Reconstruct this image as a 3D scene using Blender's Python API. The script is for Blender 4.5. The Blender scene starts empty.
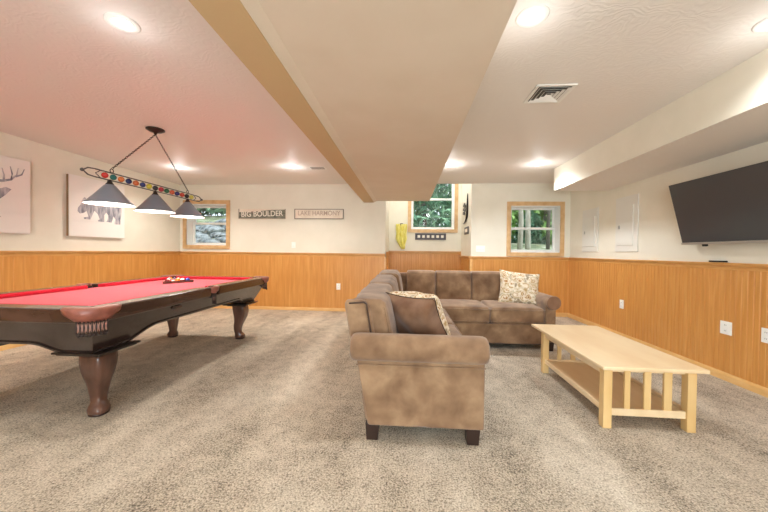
import bpy, bmesh, math, random
from math import sin, cos, pi, radians, sqrt
from mathutils import Vector, Matrix, Euler
random.seed(7)
sc = bpy.context.scene
COL = sc.collection

# ------------------------------------------------------------------ helpers
def lin(h):
    h = h.lstrip('#'); r = []
    for i in (0, 2, 4):
        c = int(h[i:i+2], 16)/255
        r.append(c/12.92 if c <= .04045 else ((c+.055)/1.055)**2.4)
    return (r[0], r[1], r[2], 1)

class MB:
    """collects geometry for one mesh"""
    def __init__(s): s.v = []; s.f = []; s.m = []; s.sm = []
    def add(s, vs, fs, mi=0, smooth=False):
        o = len(s.v); s.v += [tuple(v) for v in vs]
        for f in fs:
            s.f.append([i+o for i in f]); s.m.append(mi); s.sm.append(smooth)
        return s
    def box(s, x0, x1, y0, y1, z0, z1, mi=0):
        vs = [(x0,y0,z0),(x1,y0,z0),(x1,y1,z0),(x0,y1,z0),(x0,y0,z1),(x1,y0,z1),(x1,y1,z1),(x0,y1,z1)]
        return s.add(vs, [(0,3,2,1),(4,5,6,7),(0,1,5,4),(1,2,6,5),(2,3,7,6),(3,0,4,7)], mi)
    def prism(s, pts, axis, a, b, mi=0, smooth=False):
        """pts 2D polygon; axis 0/1/2 extrusion axis from a to b"""
        n = len(pts)
        def P(p, t):
            if axis == 0: return (t, p[0], p[1])
            if axis == 1: return (p[0], t, p[1])
            return (p[0], p[1], t)
        vs = [P(p, a) for p in pts]+[P(p, b) for p in pts]
        fs = [(i, (i+1) % n, (i+1) % n+n, i+n) for i in range(n)]
        s.add(vs, fs, mi, smooth)
        o = len(s.v)-2*n
        s.f += [[o+i for i in range(n)][::-1], [o+n+i for i in range(n)]]; s.m += [mi]*2; s.sm += [False]*2
        return s
    def loft(s, rings, mi=0, smooth=True, cap=True):
        n = len(rings[0]); vs = [p for r in rings for p in r]
        fs = []
        for k in range(len(rings)-1):
            for i in range(n):
                fs.append((k*n+i, k*n+(i+1) % n, (k+1)*n+(i+1) % n, (k+1)*n+i))
        if cap: fs += [tuple(range(n))[::-1], tuple(range((len(rings)-1)*n, len(rings)*n))]
        return s.add(vs, fs, mi, smooth)
    def lathe(s, prof, c=(0,0,0), n=24, mi=0, smooth=True, cap=True):
        rings = [[(c[0]+r*cos(2*pi*i/n), c[1]+r*sin(2*pi*i/n), c[2]+z) for i in range(n)] for r, z in prof]
        return s.loft(rings, mi, smooth, cap)
    def tube(s, path, r, n=8, mi=0, smooth=True):
        P = [Vector(p) for p in path]; rings = []
        up = Vector((0,0,1))
        for k, p in enumerate(P):
            t = (P[min(k+1, len(P)-1)]-P[max(k-1, 0)]).normalized()
            a = t.cross(up)
            if a.length < .05: a = t.cross(Vector((1,0,0)))
            a.normalize(); b = a.cross(t).normalized()
            rr = r[k] if isinstance(r, (list, tuple)) else r
            rings.append([tuple(p+a*rr*cos(2*pi*i/n)+b*rr*sin(2*pi*i/n)) for i in range(n)])
        return s.loft(rings, mi, smooth)
    def sphere(s, c, r, n=16, m=10, mi=0):
        prof = [(max(1e-4, r*sin(pi*k/m)), -r*cos(pi*k/m)) for k in range(m+1)]
        return s.lathe(prof, c, n, mi)
    def rbox(s, c, h, r, puff=(0,0,0), inner=8, mi=0, fn=None):
        """soft box: centre c, half sizes h, corner radius r, puff per axis"""
        def axis(hh, k):
            q = [0, .12, .35, .65, 1]
            a = [-hh+r*t for t in q]; b = [hh-r*t for t in q[::-1]]
            mid = [a[-1]+(b[0]-a[-1])*i/k for i in range(1, k)]
            return a+mid+b
        A = [axis(h[i], inner) for i in range(3)]
        vid = {}; vs = []
        def V(p):
            key = tuple(round(x, 6) for x in p)
            if key in vid: return vid[key]
            q = [max(-(h[i]-r), min(h[i]-r, p[i])) for i in range(3)]
            d = Vector([p[i]-q[i] for i in range(3)])
            if d.length > 1e-9: d = d.normalized()*r
            w = [q[i]+d[i] for i in range(3)]
            u = [max(0, 1-(p[i]/h[i])**2) for i in range(3)]
            for i in range(3):
                j, k = (i+1) % 3, (i+2) % 3
                if abs(abs(p[i])-h[i]) < 1e-6:
                    w[i] += math.copysign(puff[i]*(u[j]*u[k])**.5, p[i])
            w = [w[i]+c[i] for i in range(3)]
            if fn: w = fn(*w)
            vid[key] = len(vs); vs.append(tuple(w)); return vid[key]
        fs = []
        for i in range(3):
            j, k = (i+1) % 3, (i+2) % 3
            for sg in (-1, 1):
                for a in range(len(A[j])-1):
                    for b in range(len(A[k])-1):
                        q = []
                        for (da, db) in ((0,0),(1,0),(1,1),(0,1)):
                            p = [0,0,0]; p[i] = sg*h[i]; p[j] = A[j][a+da]; p[k] = A[k][b+db]
                            q.append(V(p))
                        fs.append(tuple(q if sg > 0 else q[::-1]))
        return s.add(vs, fs, mi, True)
    def build(s, name, mats, parent=None, bevel=0, seg=2, loc=None):
        me = bpy.data.meshes.new(name)
        me.from_pydata(s.v, [], s.f)
        if not isinstance(mats, (list, tuple)): mats = [mats]
        for m in mats: me.materials.append(m)
        for p, mi, sm in zip(me.polygons, s.m, s.sm):
            p.material_index = mi; p.use_smooth = sm
        bm = bmesh.new(); bm.from_mesh(me)
        bmesh.ops.remove_doubles(bm, verts=bm.verts, dist=1e-5)
        bmesh.ops.recalc_face_normals(bm, faces=bm.faces)
        if bevel:
            ed = [e for e in bm.edges if len(e.link_faces) == 2 and e.calc_face_angle(0) > .6]
            bmesh.ops.bevel(bm, geom=ed, offset=bevel, segments=seg, affect='EDGES', profile=.6)
        bm.to_mesh(me); bm.free()
        o = bpy.data.objects.new(name, me); COL.objects.link(o)
        if parent: o.parent = parent
        if loc: o.location = loc
        return o

def tag(o, label, cat, group=None, kind=None):
    o['label'] = label; o['category'] = cat
    if group: o['group'] = group
    if kind: o['kind'] = kind
    return o
def thing(name, label, cat, loc=(0,0,0), rz=0, group=None):
    o = bpy.data.objects.new(name, None); COL.objects.link(o)
    o.location = loc; o.rotation_euler = (0,0,rz); o.empty_display_size = .1
    return tag(o, label, cat, group)
def struct(o):
    o['kind'] = 'structure'; return o
def sempty(name, loc=(0,0,0)):
    o = bpy.data.objects.new(name, None); COL.objects.link(o); o.location = loc
    o['kind'] = 'structure'; return o
def children(o): return [c for c in COL.objects if c.parent == o]
def dup(root, loc=None, rz=None, label=None):
    r = root.copy(); COL.objects.link(r)
    if loc: r.location = loc
    if rz is not None: r.rotation_euler = (0,0,rz)
    if label: r['label'] = label
    for ch in children(root):
        c = ch.copy(); COL.objects.link(c); c.parent = r
        for g in children(ch):
            d = g.copy(); COL.objects.link(d); d.parent = c
    return r

# ------------------------------------------------------------------ materials
def mat(name, color, rough=.5, metal=0, spec=.5, emit=None, es=0, sheen=0, coat=0):
    m = bpy.data.materials.new(name); m.use_nodes = True
    b = m.node_tree.nodes['Principled BSDF']
    c = lin(color) if isinstance(color, str) else color
    b.inputs['Base Color'].default_value = c
    b.inputs['Roughness'].default_value = rough
    b.inputs['Metallic'].default_value = metal
    b.inputs['Specular IOR Level'].default_value = spec
    b.inputs['Sheen Weight'].default_value = sheen
    b.inputs['Coat Weight'].default_value = coat
    if emit:
        b.inputs['Emission Color'].default_value = lin(emit); b.inputs['Emission Strength'].default_value = es
    return m
def nmat(name, c1, c2, scale=5, stretch=(1,1,1), rough=.5, detail=4, lo=.35, hi=.65, bump=0, bscale=None, bdist=.01, c3=None, dist=0, **kw):
    """two or three colour noise material in object space"""
    m = mat(name, c1, rough, **kw); nt = m.node_tree; N = nt.nodes; L = nt.links; b = N['Principled BSDF']
    tc = N.new('ShaderNodeTexCoord'); mp = N.new('ShaderNodeMapping'); mp.inputs['Scale'].default_value = stretch
    L.new(tc.outputs['Object'], mp.inputs['Vector'])
    no = N.new('ShaderNodeTexNoise'); no.inputs['Scale'].default_value = scale; no.inputs['Detail'].default_value = detail
    no.inputs['Distortion'].default_value = dist
    L.new(mp.outputs[0], no.inputs['Vector'])
    cr = N.new('ShaderNodeValToRGB'); e = cr.color_ramp.elements
    e[0].position = lo; e[0].color = lin(c1); e[1].position = hi; e[1].color = lin(c2)
    if c3:
        x = cr.color_ramp.elements.new((lo+hi)/2); x.color = lin(c3)
    L.new(no.outputs['Fac'], cr.inputs['Fac']); L.new(cr.outputs['Color'], b.inputs['Base Color'])
    if bump:
        n2 = N.new('ShaderNodeTexNoise'); n2.inputs['Scale'].default_value = bscale or scale*3; n2.inputs['Detail'].default_value = 3
        L.new(mp.outputs[0], n2.inputs['Vector'])
        bp = N.new('ShaderNodeBump'); bp.inputs['Strength'].default_value = bump; bp.inputs['Distance'].default_value = bdist
        L.new(n2.outputs['Fac'], bp.inputs['Height']); L.new(bp.outputs['Normal'], b.inputs['Normal'])
    return m

def carpet_mat():
    m = mat('carpet', '#b5a48f', .95, spec=.1, sheen=.15); nt = m.node_tree; N = nt.nodes; L = nt.links; b = N['Principled BSDF']
    tc = N.new('ShaderNodeTexCoord')
    def noise(s, d, st=None, r=.6):
        n = N.new('ShaderNodeTexNoise'); n.inputs['Scale'].default_value = s; n.inputs['Detail'].default_value = d; n.inputs['Roughness'].default_value = r
        if st:
            mp = N.new('ShaderNodeMapping'); mp.inputs['Scale'].default_value = st; mp.inputs['Rotation'].default_value = (0,0,.12)
            L.new(tc.outputs['Object'], mp.inputs['Vector']); L.new(mp.outputs[0], n.inputs['Vector'])
        else: L.new(tc.outputs['Object'], n.inputs['Vector'])
        return n
    big = noise(1.3, 2, (1.7,.55,1)); mid = noise(9, 4); fine = noise(105, 3, r=.8)
    vo = N.new('ShaderNodeTexVoronoi'); vo.inputs['Scale'].default_value = 110; L.new(tc.outputs['Object'], vo.inputs['Vector'])
    def math_(op, a, bb):
        x = N.new('ShaderNodeMath'); x.operation = op
        for i, v in enumerate((a, bb)):
            if isinstance(v, (int, float)): x.inputs[i].default_value = v
            else: L.new(v, x.inputs[i])
        return x.outputs[0]
    s = math_('ADD', math_('MULTIPLY', big.outputs['Fac'], .42), math_('MULTIPLY', mid.outputs['Fac'], .25))
    s = math_('ADD', s, math_('MULTIPLY', fine.outputs['Fac'], .85))
    s = math_('SUBTRACT', s, math_('MULTIPLY', vo.outputs['Distance'], .25))
    cr = N.new('ShaderNodeValToRGB'); e = cr.color_ramp.elements
    e[0].position = .44; e[0].color = lin('#685a4a'); e[1].position = .86; e[1].color = lin('#faefdd')
    x = e.new(.63); x.color = lin('#d0bfa7')
    L.new(s, cr.inputs['Fac']); L.new(cr.outputs['Color'], b.inputs['Base Color'])
    bp = N.new('ShaderNodeBump'); bp.inputs['Strength'].default_value = .9; bp.inputs['Distance'].default_value = .02
    L.new(s, bp.inputs['Height']); L.new(bp.outputs['Normal'], b.inputs['Normal'])
    return m

def ceiling_mat():
    m = mat('ceiling_paint', '#e8e2dc', .55, spec=.2); nt = m.node_tree; N = nt.nodes; L = nt.links; b = N['Principled BSDF']
    tc = N.new('ShaderNodeTexCoord')
    n = N.new('ShaderNodeTexNoise'); n.inputs['Scale'].default_value = 16; n.inputs['Detail'].default_value = 4; n.inputs['Distortion'].default_value = 1.5
    L.new(tc.outputs['Object'], n.inputs['Vector'])
    w = N.new('ShaderNodeTexWave'); w.wave_type = 'RINGS'; w.inputs['Scale'].default_value = 9; w.inputs['Distortion'].default_value = 30; w.inputs['Detail'].default_value = 3; w.inputs['Detail Scale'].default_value = .6
    L.new(tc.outputs['Object'], w.inputs['Vector'])
    a = N.new('ShaderNodeMath'); a.operation = 'ADD'; L.new(n.outputs['Fac'], a.inputs[0]); L.new(w.outputs['Fac'], a.inputs[1])
    bp = N.new('ShaderNodeBump'); bp.inputs['Strength'].default_value = .16; bp.inputs['Distance'].default_value = .005
    L.new(a.outputs[0], bp.inputs['Height']); L.new(bp.outputs['Normal'], b.inputs['Normal'])
    return m

def glass_mat():
    m = bpy.data.materials.new('window_glass'); m.use_nodes = True; nt = m.node_tree; N = nt.nodes
    for n in list(N): N.remove(n)
    o = N.new('ShaderNodeOutputMaterial'); t = N.new('ShaderNodeBsdfTransparent'); t.inputs[0].default_value = (.96,.98,.97,1)
    g = N.new('ShaderNodeBsdfGlossy'); g.inputs['Roughness'].default_value = .02
    mx = N.new('ShaderNodeMixShader'); f = N.new('ShaderNodeFresnel'); f.inputs['IOR'].default_value = 1.4
    nt.links.new(f.outputs[0], mx.inputs[0]); nt.links.new(t.outputs[0], mx.inputs[1]); nt.links.new(g.outputs[0], mx.inputs[2]); nt.links.new(mx.outputs[0], o.inputs[0])
    return m

def floral_mat():
    m = mat('floral_fabric', '#d8c8b0', .85, spec=.15); nt = m.node_tree; N = nt.nodes; L = nt.links; b = N['Principled BSDF']
    tc = N.new('ShaderNodeTexCoord')
    nz = N.new('ShaderNodeTexNoise'); nz.inputs['Scale'].default_value = 9; L.new(tc.outputs['Object'], nz.inputs['Vector'])
    mixv = N.new('ShaderNodeMix'); mixv.data_type = 'VECTOR'; mixv.inputs['Factor'].default_value = .06
    L.new(tc.outputs['Object'], mixv.inputs['A']); L.new(nz.outputs['Color'], mixv.inputs['B'])
    v = N.new('ShaderNodeTexVoronoi'); v.inputs['Scale'].default_value = 11; L.new(mixv.outputs['Result'], v.inputs['Vector'])
    cr = N.new('ShaderNodeValToRGB'); cr.color_ramp.interpolation = 'CONSTANT'; e = cr.color_ramp.elements
    e[0].position = 0; e[0].color = lin('#8a5a34'); e[1].position = .14; e[1].color = lin('#d0b994')
    for p, c in ((.26,'#a5763f'),(.34,'#dccbb0'),(.46,'#b09468'),(.54,'#cfc0a4'),(.68,'#97876f')):
        x = e.new(p); x.color = lin(c)
    L.new(v.outputs['Distance'], cr.inputs['Fac'])
    n2 = N.new('ShaderNodeTexNoise'); n2.inputs['Scale'].default_value = 30; n2.inputs['Detail'].default_value = 3; L.new(tc.outputs['Object'], n2.inputs['Vector'])
    c2 = N.new('ShaderNodeValToRGB'); c2.color_ramp.elements[0].position = .5; c2.color_ramp.elements[1].position = .62
    L.new(n2.outputs['Fac'], c2.inputs['Fac'])
    mx = N.new('ShaderNodeMix'); mx.data_type = 'RGBA'; mx.inputs['B'].default_value = lin('#e6dac6')
    L.new(c2.outputs['Color'], mx.inputs['Factor']); L.new(cr.outputs['Color'], mx.inputs['A']); L.new(mx.outputs['Result'], b.inputs['Base Color'])
    return m

M = {}
M['carpet'] = carpet_mat()
M['ceil'] = ceiling_mat()
M['wall'] = nmat('wall_paint', '#e6e0cf', '#ebe5d5', 3, rough=.7, bump=.08, bscale=90, bdist=.002, spec=.3)
M['beam'] = mat('tan_beam_paint', '#c9ad84', .6, spec=.3)
M['soffit'] = nmat('soffit_paint', '#dccdba', '#e0d2c0', 3, rough=.6, bump=.1, bscale=40, bdist=.003, spec=.3)
M['oak'] = nmat('honey_oak_panel', '#c58540', '#dba05a', 5, (6,6,.4), .38, 5, .25, .75, bump=.05, bscale=30, bdist=.002, c3='#d09149', dist=.5)
M['oaktrim'] = nmat('honey_oak_trim', '#cf9450', '#dda865', 8, (1,1,8), .32, 5)
M['casing'] = nmat('pine_window_casing', '#cfa470', '#deb988', 10, (1,1,1), .4, 5)
M['basetrim'] = nmat('light_baseboard_wood', '#dcab68', '#e6bb7d', 8, (1,1,6), .35, 5)
M['white'] = mat('white_vinyl', '#eeece6', .4)
M['plate'] = mat('white_plastic', '#f6f4ee', .35)
M['slot'] = mat('dark_slot', '#5a5650', .6)
M['glass'] = glass_mat()
M['suede'] = nmat('brown_microsuede', '#6a4e38', '#ab8c6c', 6, rough=.8, detail=7, lo=.26, hi=.76, bump=.12, bscale=14, bdist=.01, c3='#8a6c51', dist=.2, spec=.2, sheen=.25)
M['pipe'] = mat('dark_brown_piping', '#3f2a1d', .6)
M['espresso'] = mat('espresso_leg', '#2d1b14', .4)
M['dark_under'] = mat('black_dust_cover', '#1c1815', .9)
M['floral'] = floral_mat()
M['brownpillow'] = nmat('brown_pillow_suede', '#6b4a33', '#8a6850', 6, rough=.8, sheen=.3, spec=.2)
M['maple'] = nmat('natural_maple', '#e3c59a', '#edd5ae', 6, (1,.25,1), .35, 5, bump=.03)
M['maplev'] = nmat('natural_maple_upright', '#dab477', '#e8c78f', 8, (1,1,.2), .38, 5)
M['pooldark'] = nmat('dark_walnut_pool_wood', '#281c18', '#3c2d28', 5, (3,3,1), .26, 5, spec=.6, coat=.4)
M['poolblock'] = mat('black_stained_block', '#1f1714', .3, spec=.6)
M['poolrail'] = nmat('walnut_rail_wood', '#37261f', '#4e3830', 5, (1,.4,3), .25, 5, spec=.6, coat=.4)
M['poolleg'] = nmat('walnut_leg_wood', '#452c22', '#6b493b', 6, (2,2,.6), .28, 4, spec=.5, coat=.3)
M['leather'] = nmat('tan_brown_leather', '#7a4233', '#97594a', 12, rough=.4, bump=.1)
M['felt'] = nmat('red_felt', '#bb3d4b', '#c44654', 60, rough=.9, spec=.1, sheen=.2)
M['cushionfelt'] = mat('red_rail_felt', '#b51f30', .9, spec=.1)
M['fringe'] = mat('leather_fringe', '#2c1d19', .5)
M['fringe2'] = mat('fringe_lattice_glint', '#a3796b', .5)  # light reflections in the fringe lattice put in as pale strips
M['inlay'] = mat('rail_sight', '#e8dfd0', .3)
M['bronze'] = mat('dark_bronze', '#3a302b', .35, metal=.7)
M['greybronze'] = mat('grey_iron', '#5b5552', .4, metal=.5)
M['shade'] = mat('grey_metal_shade', '#858c96', .35, metal=.3)
M['shadein'] = mat('white_shade_interior', '#fbfaf6', .5, emit='#fff4e0', es=1.0)
M['bulb'] = mat('lamp_bulb', '#ffffff', .5, emit='#fff1dc', es=25)
M['canlens'] = mat('downlight_lens', '#ffffff', .5, emit='#fff6ea', es=7)
M['black'] = mat('black_plastic', '#141414', .4)
M['screen'] = mat('tv_screen', '#45484c', .22, spec=.5)
M['silver'] = mat('silver_trim', '#b9b6b2', .3, metal=.6)
M['canvas'] = mat('white_shiplap', '#efe9e2', .7)
M['canvasside'] = nmat('brown_canvas_edge', '#8d6f4f', '#a5865f', 6, rough=.7)
M['ink'] = nmat('grey_watercolour', '#74747e', '#c9c4c6', 9, (3.5,1,.8), .8, lo=.35, hi=.7)
M['yellow'] = nmat('yellow_cloth', '#dccb45', '#f4ea98', 9, (8,1,1), .8)

# ------------------------------------------------------------------ room dimensions
XL, XR, YB, YN, ZC = -4.705, 3.09, 6.33, -2.6, 2.54
YA, XA0, XA1, ZA = 7.5, -.43, 1.24, 3.3
WT = .28
def wall_y(mb, x0, x1, y0, y1, z0, z1, holes):
    """wall slab spanning x, holes = (xa, xb, za, zb)"""
    xs = sorted({x0, x1, *[h[0] for h in holes], *[h[1] for h in holes]})
    for a, b in zip(xs, xs[1:]):
        hs = [h for h in holes if h[0] <= a+1e-6 and h[1] >= b-1e-6]
        if not hs: mb.box(a, b, y0, y1, z0, z1)
        else:
            h = hs[0]; mb.box(a, b, y0, y1, z0, h[2]); mb.box(a, b, y0, y1, h[3], z1)
W1 = (-4.56, -3.70, 1.295, 2.145)
W2 = (1.985, 2.905, 1.22, 2.115)
W3 = (.085, 1.085, 1.735, 3.12)
mb = MB(); mb.box(XL-.2, XR+.2, YN-.2, YA+.3, -.2, 0)
struct(mb.build('floor', M['carpet']))
mb = MB(); mb.box(XL-.2, XR+.2, YN-.2, YB, ZC, ZC+.2); 
ceil = struct(mb.build('ceiling', M['ceil']))
mb = MB(); mb.box(XA0-.3, XA1+.3, YB, YA+.3, ZA, ZA+.2)
struct(mb.build('ceiling_alcove', M['ceil']))
mb = MB(); mb.box(XL-.2, XL, YN-.2, YB+WT, 0, ZC+.2); wl = struct(mb.build('wall_left', M['wall']))
mb = MB(); mb.box(XR, XR+.2, YN-.2, YB+WT, 0, ZC+.2); wr = struct(mb.build('wall_right', M['wall']))
mb = MB(); wall_y(mb, XL, XA0, YB, YB+WT, 0, ZC+.8, [W1]); wbl = struct(mb.build('wall_back_left', M['wall']))
mb = MB(); wall_y(mb, XA1, XR, YB, YB+WT, 0, ZC+.8, [W2]); wbr = struct(mb.build('wall_back_right', M['wall']))
mb = MB(); wall_y(mb, XA0-.2, XA1+.2, YA, YA+.2, 0, ZA+.2, [W3]); wab = struct(mb.build('wall_alcove_back', M['wall']))
mb = MB(); mb.box(XA0-.2, XA0, YB+WT, YA, 0, ZA+.2); wal = struct(mb.build('wall_alcove_left', M['wall']))
mb = MB(); mb.box(XA1, XA1+.2, YB+WT, YA, 0, ZA+.2); war = struct(mb.build('wall_alcove_right', M['wall']))
mb = MB(); mb.box(XA0, XA1, YB-.02, YB, ZC+.2, ZA+.2); mb.box(XA0, XA1, YB-.02, YB, ZC, ZC+.2); struct(mb.build('wall_alcove_header', M['wall']))
# wall behind the camera; its wide glass slider is added for fill light
SL = (-1.6, 1.6, .05, 2.1)
mb = MB(); wall_y(mb, XL, XR, YN-.2, YN, 0, ZC, [SL]); struct(mb.build('wall_front', M['wall']))
dr = sempty('fill_door_1', (0, YN, 0))
mb = MB()
for a, b in ((SL[0], SL[0]+.06), (-.04, .04), (SL[1]-.06, SL[1])): mb.box(a, b, -.14, -.06, SL[2], SL[3])
mb.box(SL[0], SL[1], -.14, -.06, SL[2], SL[2]+.06); mb.box(SL[0], SL[1], -.14, -.06, SL[3]-.06, SL[3])
mb.build('fill_door_frame', M['white'], dr)
mb = MB(); mb.box(SL[0]+.05, SL[1]-.05, -.105, -.095, SL[2]+.05, SL[3]-.05); mb.build('fill_door_glass', M['glass'], dr)

# main soffit, tan beam beside it, right soffit
mb = MB(); mb.box(-.62, .425, YN, YB, 2.205, ZC); struct(mb.build('ceiling_soffit_middle', M['soffit']))
mb = MB(); mb.box(-.865, -.665, YN, YB, 2.175, ZC); struct(mb.build('ceiling_beam', M['beam']))
mb = MB(); mb.prism([(-.665,2.18),(-.645,2.19),(-.61,2.204),(-.61,2.25),(-.665,2.25)], 1, YN, YB); struct(mb.build('trim_1', M['soffit']))
mb = MB(); mb.box(2.30, XR, YN, 5.24, 2.19, ZC); sr = struct(mb.build('ceiling_soffit_right', [M['ceil'], M['wall']]))
for p in sr.data.polygons:
    if abs(p.normal.z) < .5: p.material_index = 1

# ------------------------------------------------------------------ wainscot, rails, baseboards
ZR = 1.12
def groove_profile(a, b, pitch=.052, w=.006, d=.004):
    pts = []; t = a
    n = int((b-a)/pitch)
    for i in range(n):
        s = a+i*pitch
        pts += [(s, 0), (s+pitch-w, 0), (s+pitch-w/2, -d)]
    pts.append((b, 0)); return pts
def wains(name, parent, axis, a, b, face, sgn, z0=.04, z1=ZR, pitch=.052, w=.006, d=.004):
    """panel on a wall: axis 'x' runs along x; face= wall coordinate; sgn = direction into the room"""
    t = .014; pr = groove_profile(a, b, pitch, w, d)
    vs = []; fs = []
    for z in (z0, z1):
        for (s, dd) in pr:
            q = face+sgn*(t+dd)
            vs.append((s, q, z) if axis == 'x' else (q, s, z))
    n = len(pr)
    for i in range(n-1): fs.append((i, i+1, n+i+1, n+i))
    m = MB(); m.add(vs, fs)
    return struct(m.build(name, M['oak']))
def rail(name, axis, a, b, face, sgn, z=ZR):
    # chair rail with a small ledge
    prof = [(0,-.055),(.018,-.055),(.022,-.03),(.03,-.02),(.03,-.006),(.045,-.004),(.047,.012),(0,.012)]
    pts = [(face+sgn*p, z+q) for p, q in prof]
    m = MB(); m.prism(pts, 0 if axis == 'x' else 1, a, b)
    return struct(m.build(name, M['oaktrim']))
def base(name, axis, a, b, face, sgn, h=.06):
    prof = [(0,0),(.03,0),(.03,h*.7),(.022,h),(0,h)]
    pts = [(face+sgn*p, q) for p, q in prof]
    m = MB(); m.prism(pts, 0 if axis == 'x' else 1, a, b)
    return struct(m.build(name, M['basetrim']))
wains('wainscot', wl, 'y', YN, YB, XL, 1, pitch=.1, w=.004, d=.002)
wains('wainscot', wbl, 'x', XL, XA0, YB, -1, pitch=.1, w=.004, d=.002)
wains('wainscot', wr, 'y', YN, YB, XR, -1, w=.012, d=.006)
wains('wainscot', wbr, 'x', XA1, XR, YB, -1)
wains('wainscot', wab, 'x', XA0, XA1, YA, -1, z1=1.2)
wains('wainscot', war, 'y', YB, YA, XA1, -1)
wains('wainscot', wal, 'y', YB, YA, XA0, 1, z1=1.2)
rail('trim_2', 'y', YN, YB, XL, 1, ZR+.03); rail('trim_3', 'x', XL, XA0, YB, -1, ZR+.03)
rail('trim_4', 'y', YN, YB, XR, -1); rail('trim_5', 'x', XA1, XR, YB, -1)
rail('trim_6', 'x', XA0, XA1, YA, -1, 1.215); rail('trim_7', 'y', YB, YA, XA1, -1)
mb = MB(); mb.box(XA1-.02, XA1+.025, YB-.03, YB+.02, 0, ZR-.05); struct(mb.build('trim_8', M['basetrim']))
mb = MB(); mb.box(XA0-.02, XA0+.02, YB-.025, YB+.02, 0, ZR-.03); struct(mb.build('trim_9', M['oaktrim']))
base('baseboard_left', 'y', YN, YB, XL, 1); base('baseboard_back_left', 'x', XL, XA0, YB, -1)
base('baseboard_right', 'y', YN, YB, XR, -1, .075); base('baseboard_back_right', 'x', XA1, XR, YB, -1, .075)

# ------------------------------------------------------------------ windows
def window(name, hole, yw, rail_z, cw=.075, glass_off=.2, pitch=0):
    xa, xb, za, zb = hole
    r = sempty(name, ((xa+xb)/2, yw, za))
    cx = (xa+xb)/2; hx = (xb-xa)/2; H = zb-za
    m = MB()
    for a, b, c, d in ((-hx-cw, -hx, -cw, H+cw), (hx, hx+cw, -cw, H+cw), (-hx, hx, H, H+cw), (-hx, hx, -cw, 0)):
        m.box(a, b, -.02, 0, c, d)
    m.build('window_frame', M['casing'], r, bevel=.004)
    m = MB(); j = .015; g = glass_off
    m.box(-hx, -hx+j, 0, g, 0, H); m.box(hx-j, hx, 0, g, 0, H); m.box(-hx, hx, 0, g, H-j, H); m.box(-hx, hx, 0, g, 0, j)
    m.build('window_jamb', M['white'], r)
    def sash(y, z0, z1):
        m = MB(); s = .04
        m.box(-hx+j, -hx+j+s, y, y+.03, z0, z1); m.box(hx-j-s, hx-j, y, y+.03, z0, z1)
        m.box(-hx+j+s, hx-j-s, y, y+.03, z0, z0+s); m.box(-hx+j+s, hx-j-s, y, y+.03, z1-s, z1)
        sa = m.build('sash', M['white'], r, bevel=.004)
        m = MB(); m.box(-hx+j+s-.005, hx-j-s+.005, y+.012, y+.016, z0+s-.005, z1-s+.005); m.build('pane', M['glass'], sa)
    rz = rail_z-za
    sash(g-.03, j, rz+.02); sash(g+.005, rz-.02, H-j)
    return r
window('window_1', W1, YB, 1.755)
window('window_2', W2, YB, 1.69)
window('window_3', W3, YA, 2.44, glass_off=.1)

# ------------------------------------------------------------------ downlights, vents
def can(x, y, label, first=None):
    if first: return dup(first, (x, y, ZC), label=label)
    t = thing('ceiling_downlight', label, 'ceiling light', (x, y, ZC), 0, 'recessed downlights in the ceiling')
    m = MB(); m.lathe([(.047,-.002),(.051,-.006),(.082,-.008),(.088,-.003),(.088,.002),(.047,.002)], n=32, cap=False); m.build('trim_ring', M['white'], t)
    m = MB(); m.lathe([(.049,-.001),(.046,-.005),(.025,-.007),(.001,-.0075)], n=32, cap=False); m.build('lens', M['canlens'], t)
    return t
cans = [(-1.70,1.80,'glowing recessed downlight over the near end of the pool table, left of the beam'),
        (-1.85,5.0,'bright recessed downlight beside the small round vent, left of the beam'),
        (-3.73,5.0,'recessed downlight behind the chain of the pool table lamp'),
        (.69,1.88,'recessed downlight above the front arm of the sofa, nearest right of the soffit'),
        (.65,4.95,'recessed downlight close to the soffit edge before the alcove window'),
        (1.94,4.94,'recessed downlight near the far end of the right soffit'),
        (2.08,2.0,'recessed downlight at the right picture edge beside the right soffit')]
c0 = None
for i, (x, y, lb) in enumerate(cans):
    o = can(x, y, lb, c0); c0 = c0 or o
for x, y in ((-3.7,1.2),(-1.8,-1.3),(-3.7,-1.4),(.7,-1.3),(2.05,-1.3)): cans.append((x, y, None))  # added unseen downlights, lamps without fixtures, to brighten the room
for i, (x, y, lb) in enumerate(cans):
    l = bpy.data.lights.new('downlight_spot', 'SPOT'); l.energy = 58 if y > 4 else (24 if (x, y) == (2.08, 2.0) else 38); l.spot_size = radians(150); l.spot_blend = .7; l.shadow_soft_size = .07; l.color = (1, .965, .90) if x < -.5 else (.89, .948, 1)
    o = bpy.data.objects.new('downlight_spot', l); COL.objects.link(o); o.location = (x, y, ZC-.02)
    l = bpy.data.lights.new('downlight_glow', 'POINT'); l.energy = 1.6 if y > 4 else .5; l.shadow_soft_size = .06; l.color = (.97, .98, 1)
    o = bpy.data.objects.new('downlight_glow', l); COL.objects.link(o); o.location = (x, y, ZC-.16)

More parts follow.
